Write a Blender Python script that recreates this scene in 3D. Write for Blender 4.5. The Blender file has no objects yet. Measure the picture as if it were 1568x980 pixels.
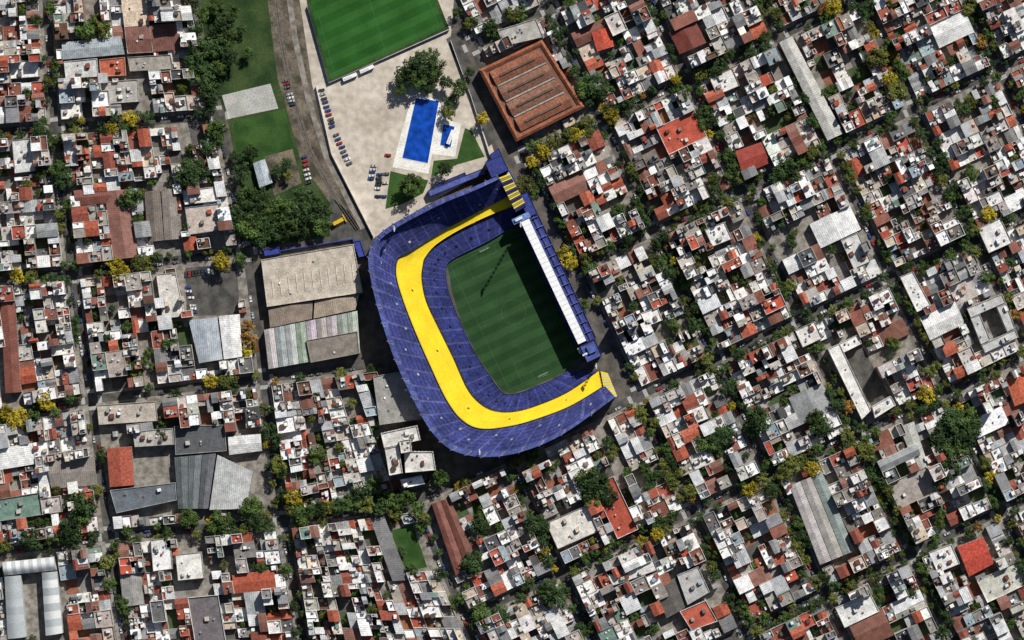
import bpy, math, random
from mathutils import Vector
random.seed(11)
R=random.random; U=random.uniform
SC=.46; CX,CY=784.0,490.0
def W(p): return ((p[0]-CX)*SC,(CY-p[1])*SC)
UX,UY=.905,.425
def Q(u,v): return (UX*u+UY*v, -UY*u+UX*v)      # street grid -> plan units
GA=math.atan2(UY,UX)
col=bpy.context.scene.collection

# ------------------------------------------------------------------ materials
def newmat(name):
    m=bpy.data.materials.new(name); m.use_nodes=True
    nt=m.node_tree; b=nt.nodes['Principled BSDF']
    return m,nt,b
def N(nt,t,**k):
    n=nt.nodes.new(t)
    for a,v in k.items(): setattr(n,a,v)
    return n
def mul_noise(nt,colsock,scale,lo,hi,vec,detail=2,fmin=.35,fmax=.65):
    n=N(nt,'ShaderNodeTexNoise'); n.inputs['Scale'].default_value=scale; n.inputs['Detail'].default_value=detail
    nt.links.new(vec,n.inputs['Vector'])
    mr=N(nt,'ShaderNodeMapRange'); mr.inputs[1].default_value=fmin; mr.inputs[2].default_value=fmax
    mr.inputs[3].default_value=lo; mr.inputs[4].default_value=hi
    nt.links.new(n.outputs['Fac'],mr.inputs[0])
    mx=N(nt,'ShaderNodeMix',data_type='RGBA',blend_type='MULTIPLY'); mx.inputs[0].default_value=1
    nt.links.new(colsock,mx.inputs[6]); nt.links.new(mr.outputs[0],mx.inputs[7])
    return mx.outputs[2]
def attr_mat(name,rough=.85,noises=((.2,.8,1.15),(1.1,.75,1.15)),stripe=None,obj=False,spec=.3):
    m,nt,b=newmat(name)
    a=N(nt,'ShaderNodeAttribute',attribute_name='Col')
    g=N(nt,'ShaderNodeNewGeometry'); t=N(nt,'ShaderNodeTexCoord')
    c=a.outputs['Color']
    for s,lo,hi in noises: c=mul_noise(nt,c,s,lo,hi,g.outputs['Position'])
    if stripe:
        w=N(nt,'ShaderNodeTexWave',bands_direction=stripe[0]); w.inputs['Scale'].default_value=stripe[1]
        w.inputs['Distortion'].default_value=stripe[3] if len(stripe)>3 else 0
        nt.links.new(t.outputs['Object'],w.inputs['Vector'])
        mr=N(nt,'ShaderNodeMapRange'); mr.inputs[3].default_value=stripe[2]; mr.inputs[4].default_value=1.1
        nt.links.new(w.outputs['Fac'],mr.inputs[0])
        mx=N(nt,'ShaderNodeMix',data_type='RGBA',blend_type='MULTIPLY'); mx.inputs[0].default_value=1
        nt.links.new(c,mx.inputs[6]); nt.links.new(mr.outputs[0],mx.inputs[7]); c=mx.outputs[2]
    nt.links.new(c,b.inputs['Base Color']); b.inputs['Roughness'].default_value=rough
    b.inputs['Specular IOR Level'].default_value=spec
    return m
M_MAS=attr_mat('masonry')
M_MX=attr_mat('corrugated_metal_a',.6,stripe=('X',.22,.82))
M_MY=attr_mat('corrugated_metal_b',.6,stripe=('Y',.22,.82))
M_TILE=attr_mat('roof_tile',.9,noises=((.6,.7,1.2),(2.,.75,1.2)))
M_PLAIN=attr_mat('painted_surface',.6,noises=((.8,.9,1.05),))
M_SEAT=attr_mat('painted_concrete_terrace',.85,noises=((.06,.8,1.2),(.25,.85,1.2),(.8,.75,1.3)),spec=.15)
M_YEL=attr_mat('yellow_terrace',.85,noises=((.08,.90,1.04),(.8,.92,1.04)),spec=.15)
m,nt,b=newmat('window_glass'); b.inputs['Base Color'].default_value=(.02,.025,.03,1); b.inputs['Roughness'].default_value=.15; M_GL=m
MATS=[M_MAS,M_MX,M_MY,M_TILE,M_PLAIN,M_GL,M_SEAT,M_YEL]
MAS,MX,MY,TILE,PLAIN,GL,SEAT,YELM=range(8)

def ground_mat(name,c1,c2,scale=.15,fine=1.5,rough=.95,lo=.75):
    m,nt,b=newmat(name); g=N(nt,'ShaderNodeNewGeometry')
    n=N(nt,'ShaderNodeTexNoise'); n.inputs['Scale'].default_value=scale; n.inputs['Detail'].default_value=4
    nt.links.new(g.outputs['Position'],n.inputs['Vector'])
    cr=N(nt,'ShaderNodeValToRGB'); cr.color_ramp.elements[0].position=.38; cr.color_ramp.elements[1].position=.62
    cr.color_ramp.elements[0].color=(*c1,1); cr.color_ramp.elements[1].color=(*c2,1)
    nt.links.new(n.outputs['Fac'],cr.inputs[0])
    c=mul_noise(nt,cr.outputs[0],fine,lo,1.2,g.outputs['Position'])
    nt.links.new(c,b.inputs['Base Color']); b.inputs['Roughness'].default_value=rough; b.inputs['Specular IOR Level'].default_value=.2
    return m
G_EARTH=ground_mat('earth',(.08,.072,.06),(.14,.125,.105))
G_ASPH=ground_mat('asphalt',(.055,.053,.05),(.11,.105,.095))
G_PAVE=ground_mat('paving',(.15,.135,.115),(.30,.275,.24),.2,2)
G_CONC=ground_mat('concrete_yard',(.42,.37,.30),(.56,.50,.42),.04,.2,lo=.88)
G_DIRT=ground_mat('railway_dirt',(.06,.055,.04),(.19,.155,.115),.09,.6)
G_BALL=ground_mat('ballast',(.10,.085,.07),(.17,.145,.12),.3,2)
G_GRASS=ground_mat('grass',(.018,.042,.012),(.05,.08,.025),.06,.8)
G_LAWN=ground_mat('lawn_grass',(.022,.06,.012),(.045,.10,.022),.08,1.2)
m,nt,b=newmat('road_paint'); b.inputs['Base Color'].default_value=(.6,.6,.58,1); b.inputs['Roughness'].default_value=.7; M_PAINT=m
m,nt,b=newmat('worn_turf_paint'); b.inputs['Base Color'].default_value=(.10,.17,.09,1); b.inputs['Roughness'].default_value=.9; M_TPAINT=m
m,nt,b=newmat('pool_water'); b.inputs['Roughness'].default_value=.12; M_WATER=m
gg=N(nt,'ShaderNodeNewGeometry'); vv=N(nt,'ShaderNodeRGB'); vv.outputs[0].default_value=(.008,.065,.38,1)
nt.links.new(mul_noise(nt,vv.outputs[0],.2,.65,1.25,gg.outputs['Position']),b.inputs['Base Color'])

def pitch_mat(name,ca,cb,band):
    m,nt,b=newmat(name); t=N(nt,'ShaderNodeTexCoord'); s=N(nt,'ShaderNodeSeparateXYZ'); nt.links.new(t.outputs['Object'],s.inputs[0])
    a=N(nt,'ShaderNodeMath',operation='MULTIPLY'); a.inputs[1].default_value=math.pi/band; nt.links.new(s.outputs['Y'],a.inputs[0])
    si=N(nt,'ShaderNodeMath',operation='SINE'); nt.links.new(a.outputs[0],si.inputs[0])
    mr=N(nt,'ShaderNodeMapRange'); mr.inputs[1].default_value=-.25; mr.inputs[2].default_value=.25; nt.links.new(si.outputs[0],mr.inputs[0])
    mx=N(nt,'ShaderNodeMix',data_type='RGBA'); mx.inputs[6].default_value=(*ca,1); mx.inputs[7].default_value=(*cb,1)
    nt.links.new(mr.outputs[0],mx.inputs[0])
    g=N(nt,'ShaderNodeNewGeometry')
    c=mul_noise(nt,mx.outputs[2],.06,.82,1.15,g.outputs['Position'],5); c=mul_noise(nt,c,1.2,.85,1.15,g.outputs['Position'])
    nt.links.new(c,b.inputs['Base Color']); b.inputs['Roughness'].default_value=.95; b.inputs['Specular IOR Level'].default_value=.1
    return m
M_PITCH=pitch_mat('pitch_turf',(.021,.056,.020),(.030,.074,.026),5.2)
M_PITCH2=pitch_mat('training_turf',(.020,.085,.015),(.030,.108,.021),5.5)

# ------------------------------------------------------------------ mesh helpers
class MB:
    def __init__(s): s.v=[];s.f=[];s.c=[];s.m=[]
    def face(s,pts,c,m=0):
        n=len(s.v); s.v+=pts; s.f.append(tuple(range(n,n+len(pts)))); s.c.append(c); s.m.append(m)
    def build(s,name,origin=(0,0),rot=0.,mats=None,z=0.):
        if not s.f: return None
        ca,sa=math.cos(-rot),math.sin(-rot); ox,oy=origin
        vs=[((x-ox)*ca-(y-oy)*sa,(x-ox)*sa+(y-oy)*ca,zz-z) for x,y,zz in s.v]
        me=bpy.data.meshes.new(name); me.from_pydata(vs,[],s.f)
        for mm in (mats or MATS): me.materials.append(mm)
        me.polygons.foreach_set('material_index',s.m)
        at=me.color_attributes.new('Col','FLOAT_COLOR','CORNER')
        d=[]
        for f,c in zip(s.f,s.c): d+= (c[0],c[1],c[2],1.)*len(f)
        at.data.foreach_set('color',d); me.update()
        o=bpy.data.objects.new(name,me); o.location=(ox,oy,z); o.rotation_euler=(0,0,rot); col.objects.link(o)
        return o
def area(p): return .5*sum(p[i][0]*p[(i+1)%len(p)][1]-p[(i+1)%len(p)][0]*p[i][1] for i in range(len(p)))
def ccw(p): return list(p) if area(p)>0 else list(reversed(p))
def inset(p,d):
    p=ccw(p); n=len(p); L=[]
    for i in range(n):
        a,b=p[i],p[(i+1)%n]; dx,dy=b[0]-a[0],b[1]-a[1]; l=math.hypot(dx,dy) or 1e-6
        nx,ny=-dy/l,dx/l; L.append(((a[0]+nx*d,a[1]+ny*d),(dx/l,dy/l)))
    out=[]
    for i in range(n):
        (p1,d1),(p2,d2)=L[i-1],L[i]; cr=d1[0]*d2[1]-d1[1]*d2[0]
        if abs(cr)<1e-4: out.append(p2[:]); continue
        t=((p2[0]-p1[0])*d2[1]-(p2[1]-p1[1])*d2[0])/cr
        out.append((p1[0]+d1[0]*t,p1[1]+d1[1]*t))
    return out
def prism(mb,p,z0,z1,cw,ct,mw=MAS,mt=MAS,par=0,th=.22,cp=None):
    p=ccw(p); n=len(p); zt=z1+par
    for i in range(n):
        a,b=p[i],p[(i+1)%n]; mb.face([(a[0],a[1],z0),(b[0],b[1],z0),(b[0],b[1],zt),(a[0],a[1],zt)],cw,mw)
    if par>0:
        q=inset(p,th); cp=cp or cw
        for i in range(n):
            a,b,c,d=p[i],p[(i+1)%n],q[(i+1)%n],q[i]
            mb.face([(a[0],a[1],zt),(b[0],b[1],zt),(c[0],c[1],zt),(d[0],d[1],zt)],cp,mw)
            mb.face([(c[0],c[1],zt),(d[0],d[1],zt),(d[0],d[1],z1),(c[0],c[1],z1)],cp,mw)
        mb.face([(x,y,z1) for x,y in q],ct,mt)
    else: mb.face([(x,y,z1) for x,y in p],ct,mt)
def gable(mb,q,z0,z1,rise,cw,ct,mt,along=0):
    a,b,c,d=q
    if along: a,b,c,d=b,c,d,a
    for s,e in ((a,b),(b,c),(c,d),(d,a)):
        mb.face([(s[0],s[1],z0),(e[0],e[1],z0),(e[0],e[1],z1),(s[0],s[1],z1)],cw,MAS)
    r0=((a[0]+d[0])/2,(a[1]+d[1])/2,z1+rise); r1=((b[0]+c[0])/2,(b[1]+c[1])/2,z1+rise)
    P=lambda p:(p[0],p[1],z1)
    mb.face([P(a),P(b),r1,r0],ct,mt); mb.face([P(c),P(d),r0,r1],ct,mt)
    mb.face([P(b),P(c),r1],cw,MAS); mb.face([P(d),P(a),r0],cw,MAS)
def cyl(mb,x,y,z0,z1,r,c,m=PLAIN,n=8,r2=None):
    r2=r if r2 is None else r2
    A=[(x+r*math.cos(6.2832*i/n),y+r*math.sin(6.2832*i/n),z0) for i in range(n)]
    B=[(x+r2*math.cos(6.2832*i/n),y+r2*math.sin(6.2832*i/n),z1) for i in range(n)]
    for i in range(n): mb.face([A[i],A[(i+1)%n],B[(i+1)%n],B[i]],c,m)
    mb.face(B,c,m)
def bil(q,s,t):
    a,b,c,d=q
    return ((a[0]*(1-s)+b[0]*s)*(1-t)+(d[0]*(1-s)+c[0]*s)*t,(a[1]*(1-s)+b[1]*s)*(1-t)+(d[1]*(1-s)+c[1]*s)*t)
def sub(q,s0,t0,s1,t1): return [bil(q,s0,t0),bil(q,s1,t0),bil(q,s1,t1),bil(q,s0,t1)]
def dist(a,b): return math.hypot(a[0]-b[0],a[1]-b[1])
def inside(p,poly):
    x,y=p; r=False; n=len(poly); j=n-1
    for i in range(n):
        xi,yi=poly[i]; xj,yj=poly[j]
        if (yi>y)!=(yj>y) and x<(xj-xi)*(y-yi)/(yj-yi)+xi: r=not r
        j=i
    return r
def cen(p): return (sum(a[0] for a in p)/len(p),sum(a[1] for a in p)/len(p))
def sheet(name,px,z,mat,rot=0.):
    mb=MB(); p=ccw([W(a) for a in px]); mb.face([(x,y,z) for x,y in p],(1,1,1),0)
    return mb.build(name,cen(p),rot,[mat],z)

# larger single roofs read from the photograph (plan quads)
BIG=[([(192,42),(272,36),(278,76),(198,84)],6,(.20,.09,.07),MX),([(196,88),(262,84),(266,106),(200,110)],5,(.33,.30,.26),0),
([(2,452),(24,450),(34,600),(10,602)],7,(.20,.07,.05),MY),([(114,292),(184,286),(187,310),(118,315)],6,(.20,.075,.055),MX),
([(222,294),(246,291),(252,368),(228,371)],6,(.17,.14,.12),MX),([(248,291),(270,289),(275,366),(253,368)],6,(.26,.23,.2),MX),
([(280,292),(332,286),(336,308),(284,314)],6,(.75,.73,.68),0),([(284,318),(336,312),(342,352),(290,360)],6,(.5,.42,.36),0),
([(72,702),(146,698),(148,742),(80,748)],6,(.26,.23,.2),MX),([(156,126),(212,122),(214,156),(160,160)],5,(.40,.38,.35),0),
([(240,420),(270,417),(284,484),(250,488)],5,(.6,.57,.52),0),([(1286,368),(1312,356),(1332,400),(1306,412)],8,(.55,.55,.53),0),
([(1376,424),(1396,416),(1424,468),(1402,478)],9,(.78,.77,.74),0),([(1216,506),(1246,492),(1258,518),(1228,532)],8,(.7,.68,.64),0),
([(1078,352),(1108,340),(1120,366),(1090,378)],9,(.75,.74,.72),0),([(836,800),(900,772),(918,812),(854,840)],7,(.66,.62,.56),0),
([(1495,350),(1530,334),(1548,372),(1512,388)],8,(.72,.71,.69),0),([(1085,120),(1120,105),(1132,132),(1097,147)],8,(.68,.67,.64),0),
([(905,50),(932,42),(940,72),(914,80)],8,(.50,.085,.05),TILE),([(1125,232),(1165,218),(1178,250),(1136,268)],8,(.30,.05,.035),MX),
([(10,96),(60,92),(62,118),(12,122)],6,(.74,.72,.7),0),([(20,215),(52,212),(56,262),(24,266)],6,(.6,.6,.58),0),([(232,826),(262,822),(266,870),(236,874)],8,(.74,.74,.72),0),
([(270,848),(310,844),(314,884),(274,888)],8,(.72,.70,.66),0),([(185,880),(218,876),(222,924),(190,928)],7,(.3,.29,.27),MX),([(356,880),(420,872),(424,900),(360,908)],7,(.34,.08,.045),TILE),
([(1278,930),(1330,905),(1345,935),(1292,960)],8,(.7,.69,.66),0),([(1420,845),(1455,832),(1468,862),(1434,876)],8,(.7,.68,.66),0),([(1538,580),(1566,568),(1580,610),(1552,622)],8,(.48,.12,.06),TILE),
([(930,880),(1000,856),(1006,872),(938,896)],8,(.66,.62,.58),0),([(1050,628),(1076,618),(1086,640),(1060,650)],9,(.74,.72,.69),0),([(980,480),(1006,470),(1014,490),(990,500)],9,(.72,.70,.67),0)]
# ------------------------------------------------------------------ exclusion zones (plan)
EXP=[
 [(765,232),(800,300),(955,618),(830,690),(740,712),(668,690),(612,625),(550,400),(556,352),(600,330)],
 [(288,-80),(720,-80),(700,60),(735,160),(775,262),(560,372),(384,384),(342,180),(300,60)],
 [(725,106),(832,54),(902,168),(790,226)],
 [(392,384),(560,362),(590,500),(600,562),(408,572)],
 [(570,568),(632,560),(655,650),(580,655)],[(580,655),(655,640),(680,722),(590,735)],
 [(654,770),(690,758),(728,845),(722,874),(696,886)],
 [(160,668),(400,650),(408,785),(165,790)],[(145,612),(245,610),(250,648),(150,655)],
 [(278,408),(368,402),(372,486),(280,480)],[(285,486),(378,478),(378,556),(300,560)],
 [(2,850),(96,846),(100,985),(12,990)],
 [(1186,62),(1214,54),(1294,208),(1262,220)],
 [(1260,530),(1318,505),(1372,622),(1318,648)],
 [(1474,468),(1535,445),(1560,520),(1495,545)],
 [(1462,826),(1512,812),(1528,868),(1480,888)],
 [(1020,45),(1066,28),(1088,68),(1040,90)],
 [(1204,740),(1262,718),(1312,845),(1250,870)],
 [(596,808),(636,798),(660,872),(604,886)],
 [(720,760),(748,770),(750,825),(725,820)],
 [(1375,650),(1402,640),(1425,712),(1408,730)],
 [(1030,870),(1075,850),(1110,960),(1000,965)],
 [(93,62),(190,52),(200,118),(98,122)],
]+[b[0] for b in BIG]
EX=[ [W(a) for a in p] for p in EXP]
def excl(p): return any(inside(p,e) for e in EX)

# ------------------------------------------------------------------ trees
LEAFCOL={'dark':(.034,.062,.02),'mid':(.055,.092,.022),'olive':(.10,.112,.025),'yellow':(.30,.235,.02),'orange':(.25,.14,.035)}
def leaf_mat(n,c):
    m,nt,b=newmat('foliage_'+n); a=N(nt,'ShaderNodeAttribute',attribute_name='Col'); oi=N(nt,'ShaderNodeObjectInfo')
    mr=N(nt,'ShaderNodeMapRange'); mr.inputs[3].default_value=.65; mr.inputs[4].default_value=1.35; nt.links.new(oi.outputs['Random'],mr.inputs[0])
    mx=N(nt,'ShaderNodeMix',data_type='RGBA',blend_type='MULTIPLY'); mx.inputs[0].default_value=1
    nt.links.new(a.outputs['Color'],mx.inputs[6]); nt.links.new(mr.outputs[0],mx.inputs[7])
    m2=N(nt,'ShaderNodeMix',data_type='RGBA',blend_type='MULTIPLY'); m2.inputs[0].default_value=1; m2.inputs[6].default_value=(*c,1)
    nt.links.new(mx.outputs[2],m2.inputs[7]); nt.links.new(m2.outputs[2],b.inputs['Base Color'])
    b.inputs['Roughness'].default_value=.8; b.inputs['Specular IOR Level'].default_value=.15
    return m
m,nt,b=newmat('bark'); b.inputs['Base Color'].default_value=(.09,.065,.045,1); b.inputs['Roughness'].default_value=.9; M_BARK=m
def tree_mesh(seed,pal):
    rr=random.Random(seed); mb=MB()
    cl=[]
    nC=21
    for i in range(nC):
        a=i*2.39996+rr.uniform(-.4,.4); r=.74*math.sqrt((i+.5)/nC)*rr.uniform(.85,1.12); cl.append((r*math.cos(a),r*math.sin(a),1.3+rr.uniform(-.25,.35)+.28*(1-r),rr.uniform(.2,.34),rr.uniform(.55,1.5)))
    for x,y,z,r,br in cl:
        for k in range(int(58*(r/.3)**2)):
            while True:
                d=Vector((rr.gauss(0,1),rr.gauss(0,1),rr.gauss(0,1)))
                if d.length>.1: break
            d.normalize(); rad=r*rr.uniform(.5,1.1)
            p=Vector((x,y,z))+Vector((d.x*rad,d.y*rad,d.z*rad*.8))
            nrm=(d+Vector((rr.uniform(-.6,.6),rr.uniform(-.6,.6),rr.uniform(0,1.)))).normalized()
            t=nrm.cross(Vector((rr.random(),rr.random(),.3))).normalized(); bb=nrm.cross(t)
            s=rr.uniform(.045,.10); w=s*rr.uniform(.6,1)
            f=br*rr.uniform(.7,1.3)
            mb.face([tuple(p-t*s),tuple(p+bb*w),tuple(p+t*s),tuple(p-bb*w)],(f,f,f),0)
    def limb(a,b,r0,r1):
        A=Vector(a);B=Vector(b); d=(B-A).normalized(); s=d.cross(Vector((.3,.9,.1))).normalized(); t=d.cross(s)
        ra=[tuple(A+(s*math.cos(k*1.0472)+t*math.sin(k*1.0472))*r0) for k in range(6)]
        rb=[tuple(B+(s*math.cos(k*1.0472)+t*math.sin(k*1.0472))*r1) for k in range(6)]
        for k in range(6): mb.face([ra[k],ra[(k+1)%6],rb[(k+1)%6],rb[k]],(1,1,1),1)
    limb((0,0,0),(.03,.02,.85),.07,.045)
    for x,y,z,r,br in cl[::3]: limb((.03,.02,.8),(x*.8,y*.8,z),.035,.012)
    o=mb.build('tree_tmp',mats=[pal,M_BARK]); me=o.data; bpy.data.objects.remove(o); me.name='tree_mesh'
    return me
TM={k:[tree_mesh(100+i*7+j*31,leaf_mat(k,c) if i==0 else bpy.data.materials['foliage_'+k]) for i in range(5)] for j,(k,c) in enumerate(LEAFCOL.items())}
NT=0
def tree(x,y,r,pal=None,name='street_tree'):
    global NT
    if pal is None: pal=random.choices(['dark','mid','olive','yellow','orange'],[44,31,17,6,2])[0]
    o=bpy.data.objects.new(name,random.choice(TM[pal])); s=r/.88
    o.location=(x,y,.05); o.scale=(s*U(.88,1.12),s*U(.88,1.12),s*U(.8,1.05)*min(1,(6/r)**.5)); o.rotation_euler=(0,0,U(0,6.28)); col.objects.link(o); NT+=1

# ------------------------------------------------------------------ cars
def car_mesh(c,L=4.4,Wd=1.75,H=1.45):
    mb=MB(); l=L/2; w=Wd/2
    lo=[(-l,-w+.12),(-l+.15,-w),(l-.3,-w),(l,-w+.2),(l,w-.2),(l-.3,w),(-l+.15,w),(-l,w-.12)]
    top=inset(lo,.06)
    lo=ccw(lo)
    for i in range(8):
        a,b=lo[i],lo[(i+1)%8]; d,e=top[i],top[(i+1)%8]
        mb.face([(*a,.28),(*b,.28),(*b,.78),(*a,.78)],c,PLAIN)
        mb.face([(a[0],a[1],.78),(b[0],b[1],.78),(e[0],e[1],.84),(d[0],d[1],.84)],c,PLAIN)
    mb.face([(x,y,.84) for x,y in top],c,PLAIN)
    B=[(-l+.35,-w+.1),(l-1.25,-w+.1),(l-1.25,w-.1),(-l+.35,w-.1)]; T=[(-l+.9,-w+.28),(l-2.0,-w+.28),(l-2.0,w-.28),(-l+.9,w-.28)]
    for i in range(4):
        a,b,d,e=B[i],B[(i+1)%4],T[(i+1)%4],T[i]
        mb.face([(a[0],a[1],.845),(b[0],b[1],.845),(d[0],d[1],H-.03),(e[0],e[1],H-.03)],c,GL)
    prism(mb,T,H-.03,H,c,c,PLAIN,PLAIN)
    for sx in (-l+.8,l-.85):
        for sy in (-w+.02,w-.02):
            n=10; y0,y1=sy-.1,sy+.1
            A=[(sx+.31*math.cos(.6283*i),y0,.31+.31*math.sin(.6283*i)) for i in range(n)]; C=[(p[0],y1,p[2]) for p in A]
            for i in range(n): mb.face([A[i],A[(i+1)%n],C[(i+1)%n],C[i]],(.02,.02,.02),PLAIN)
            mb.face(A,(.03,.03,.03),PLAIN); mb.face(C,(.03,.03,.03),PLAIN)
    o=mb.build('t'); me=o.data; bpy.data.objects.remove(o); return me
CARS=[car_mesh(c) for c in [(.75,.75,.75),(.45,.46,.47),(.03,.03,.035),(.12,.13,.14),(.35,.02,.02),(.03,.06,.2),(.6,.6,.58),(.05,.05,.05)]]
def car(x,y,a):
    o=bpy.data.objects.new('parked_car',random.choice(CARS)); o.location=(x,y,.02); o.rotation_euler=(0,0,a+random.choice((0,math.pi))); col.objects.link(o)

# ------------------------------------------------------------------ houses
PAL=[((.86,.85,.82),24),((.72,.70,.66),15),((.50,.47,.43),12),((.36,.325,.285),12),((.24,.22,.195),9),((.14,.135,.13),7),
     ((.42,.085,.05),5),((.30,.08,.05),7),((.21,.075,.05),6),((.08,.08,.08),5),((.54,.44,.35),9),((.30,.37,.41),4),((.12,.06,.04),4),((.16,.24,.20),2)]
def roofcol():
    c=random.choices([p[0] for p in PAL],[p[1] for p in PAL])[0]; f=U(.82,1.15)
    return tuple(min(.88,x*f*U(.96,1.04)) for x in c)
def wallcol():
    c=random.choice([(.55,.52,.47),(.42,.38,.32),(.65,.63,.6),(.3,.27,.24),(.42,.25,.18),(.38,.36,.35),(.25,.3,.36),(.5,.44,.33)]); f=U(.7,1.05)
    return tuple(x*f for x in c)
def split(x0,y0,x1,y1,out,lim):
    w,h=x1-x0,y1-y0
    if max(w,h)<lim or (max(w,h)<lim*1.5 and R()<.3) : out.append((x0,y0,x1,y1)); return
    f=U(.32,.68)
    if w>h: split(x0,y0,x0+w*f,y1,out,lim*U(.8,1.3)); split(x0+w*f,y0,x1,y1,out,lim*U(.8,1.3))
    else: split(x0,y0,x1,y0+h*f,out,lim*U(.8,1.3)); split(x0,y0+h*f,x1,y1,out,lim*U(.8,1.3))
def facade(mb,a,b,z1,nx,ny):
    L=dist(a,b); 
    if L<2.5: return
    n=max(1,int(L/2.4)); dx,dy=(b[0]-a[0])/L,(b[1]-a[1])/L
    for k in range(max(1,int((z1+.4)/3.1))):
        for i in range(n):
            c=(i+.5)*L/n; door=(k==0 and i==0); h0,h1=(.15,2.2) if door else (k*3.1+1.,k*3.1+2.4); w=.5 if door else .55
            p=(a[0]+dx*(c-w)+nx*.04,a[1]+dy*(c-w)+ny*.04); q=(a[0]+dx*(c+w)+nx*.04,a[1]+dy*(c+w)+ny*.04)
            mb.face([(p[0],p[1],h0),(q[0],q[1],h0),(q[0],q[1],h1),(p[0],p[1],h1)],(.12,.07,.04) if door else (.1,.1,.1),MAS if door else GL)
def clutter(mb,q,z,n):
    for _ in range(n):
        s,t=U(.15,.85),U(.15,.85); x,y=bil(q,s,t); k=R()
        ang=math.atan2(q[1][1]-q[0][1],q[1][0]-q[0][0])
        if k<.3: cyl(mb,x,y,z,z+U(1,1.7),U(.5,.8),random.choice([(.7,.7,.7),(.25,.3,.4),(.5,.5,.48)]))
        else:
            w,h,H=(U(.9,1.5),U(.9,1.7),U(.5,1.0)) if k<.6 else (U(1.8,3.2),U(1.8,3.4),U(2.,2.6))
            ca,sa=math.cos(ang),math.sin(ang)
            p=[(x+ca*a*w/2-sa*b*h/2,y+sa*a*w/2+ca*b*h/2) for a,b in ((-1,-1),(1,-1),(1,1),(-1,1))]
            prism(mb,p,z,z+H,wallcol(),roofcol())
def house(P,rot,big=False):
    w=(dist(P[0],P[1])+dist(P[2],P[3]))/2; d=(dist(P[0],P[3])+dist(P[1],P[2]))/2
    if w<2 or d<2: return
    mb=MB(); cells=[]; split(0,0,w,d,cells,U(6.,11.) if not big else 60)
    h0=random.choices([3.8,4.4,6.8,7.6,10.2,14],[18,20,22,22,13,5])[0]; wc=wallcol()
    dom=roofcol(); fx,fy=cen([P[0],P[1]]); bx,by=cen([P[2],P[3]]); l=dist((fx,fy),(bx,by)); nx,ny=(fx-bx)/l,(fy-by)/l
    for (x0,y0,x1,y1) in cells:
        q=sub(P,x0/w,y0/d,x1/w,y1/d); c=cen(q)
        if excl(c): continue
        front=y0<.01; ar=(x1-x0)*(y1-y0)
        if not front and R()<.23:
            pc=random.choice([(.2,.18,.16),(.25,.10,.06),(.10,.095,.085),(.05,.08,.03),(.26,.24,.22)])
            prism(mb,inset(q,.03),.1,.2,pc,pc)
            if R()<.30: tree(c[0],c[1],U(2.2,4.2),random.choice(['dark','mid','mid','olive']),name='garden_tree')
            continue
        h=max(3.,h0+random.choice([0,0,.5,-.6,-3.2,-3.4,3.1,3.6])) if not big else max(6,h0)
        q=inset(q,.03); ct=dom if R()<.3 else roofcol(); k=R(); cw=wc if R()<.7 else wallcol()
        if k<.13 and ar>14 or (big and k<.75):
            ct=random.choice([(.42,.43,.43),(.3,.31,.31),(.2,.2,.2),(.72,.72,.70),(.2,.085,.06),(.27,.13,.1)]) 
            gable(mb,q,0,h,U(.5,1.3) if not big else 2.2,cw,ct,random.choice([MX,MY]),random.choice([0,1]))
        elif k<.20 and ar>14:
            ct=random.choice([(.36,.09,.05),(.26,.075,.05),(.44,.12,.07)]); gable(mb,q,0,h,1.4,cw,ct,TILE,random.choice([0,1]))
        elif k<.34:
            a,b,cc,dd=q; zr=h+U(.4,1.); prism(mb,q,0,h,cw,ct)
            r=random.choice([0,1]); A,B,C,D=(a,b,cc,dd) if r else (b,cc,dd,a)
            ct2=random.choice([(.4,.41,.42),(.66,.67,.67),(.25,.25,.26),(.26,.10,.07),(.82,.82,.81)])
            mb.face([(A[0],A[1],h+.08),(B[0],B[1],h+.08),(C[0],C[1],zr),(D[0],D[1],zr)],ct2,random.choice([MX,MY]))
            mb.face([(C[0],C[1],h),(D[0],D[1],h),(D[0],D[1],zr),(C[0],C[1],zr)],cw)
        else:
            par=random.choice([0,.5,.9,1.1]); pc=random.choice([cw,(.6,.58,.55),(.78,.78,.76),cw])
            prism(mb,q,0,h,cw,ct,MAS,MAS if R()<.8 else TILE,par,.25,pc)
            if ar>10: clutter(mb,q,h,random.choice([0,1,1,2,2]) if ar<60 else random.randint(2,7))
        if front: facade(mb,bil(P,x0/w,0),bil(P,x1/w,0),h,nx,ny)
    mb.build('row_house' if not big else 'warehouse',cen(P),rot)

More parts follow.
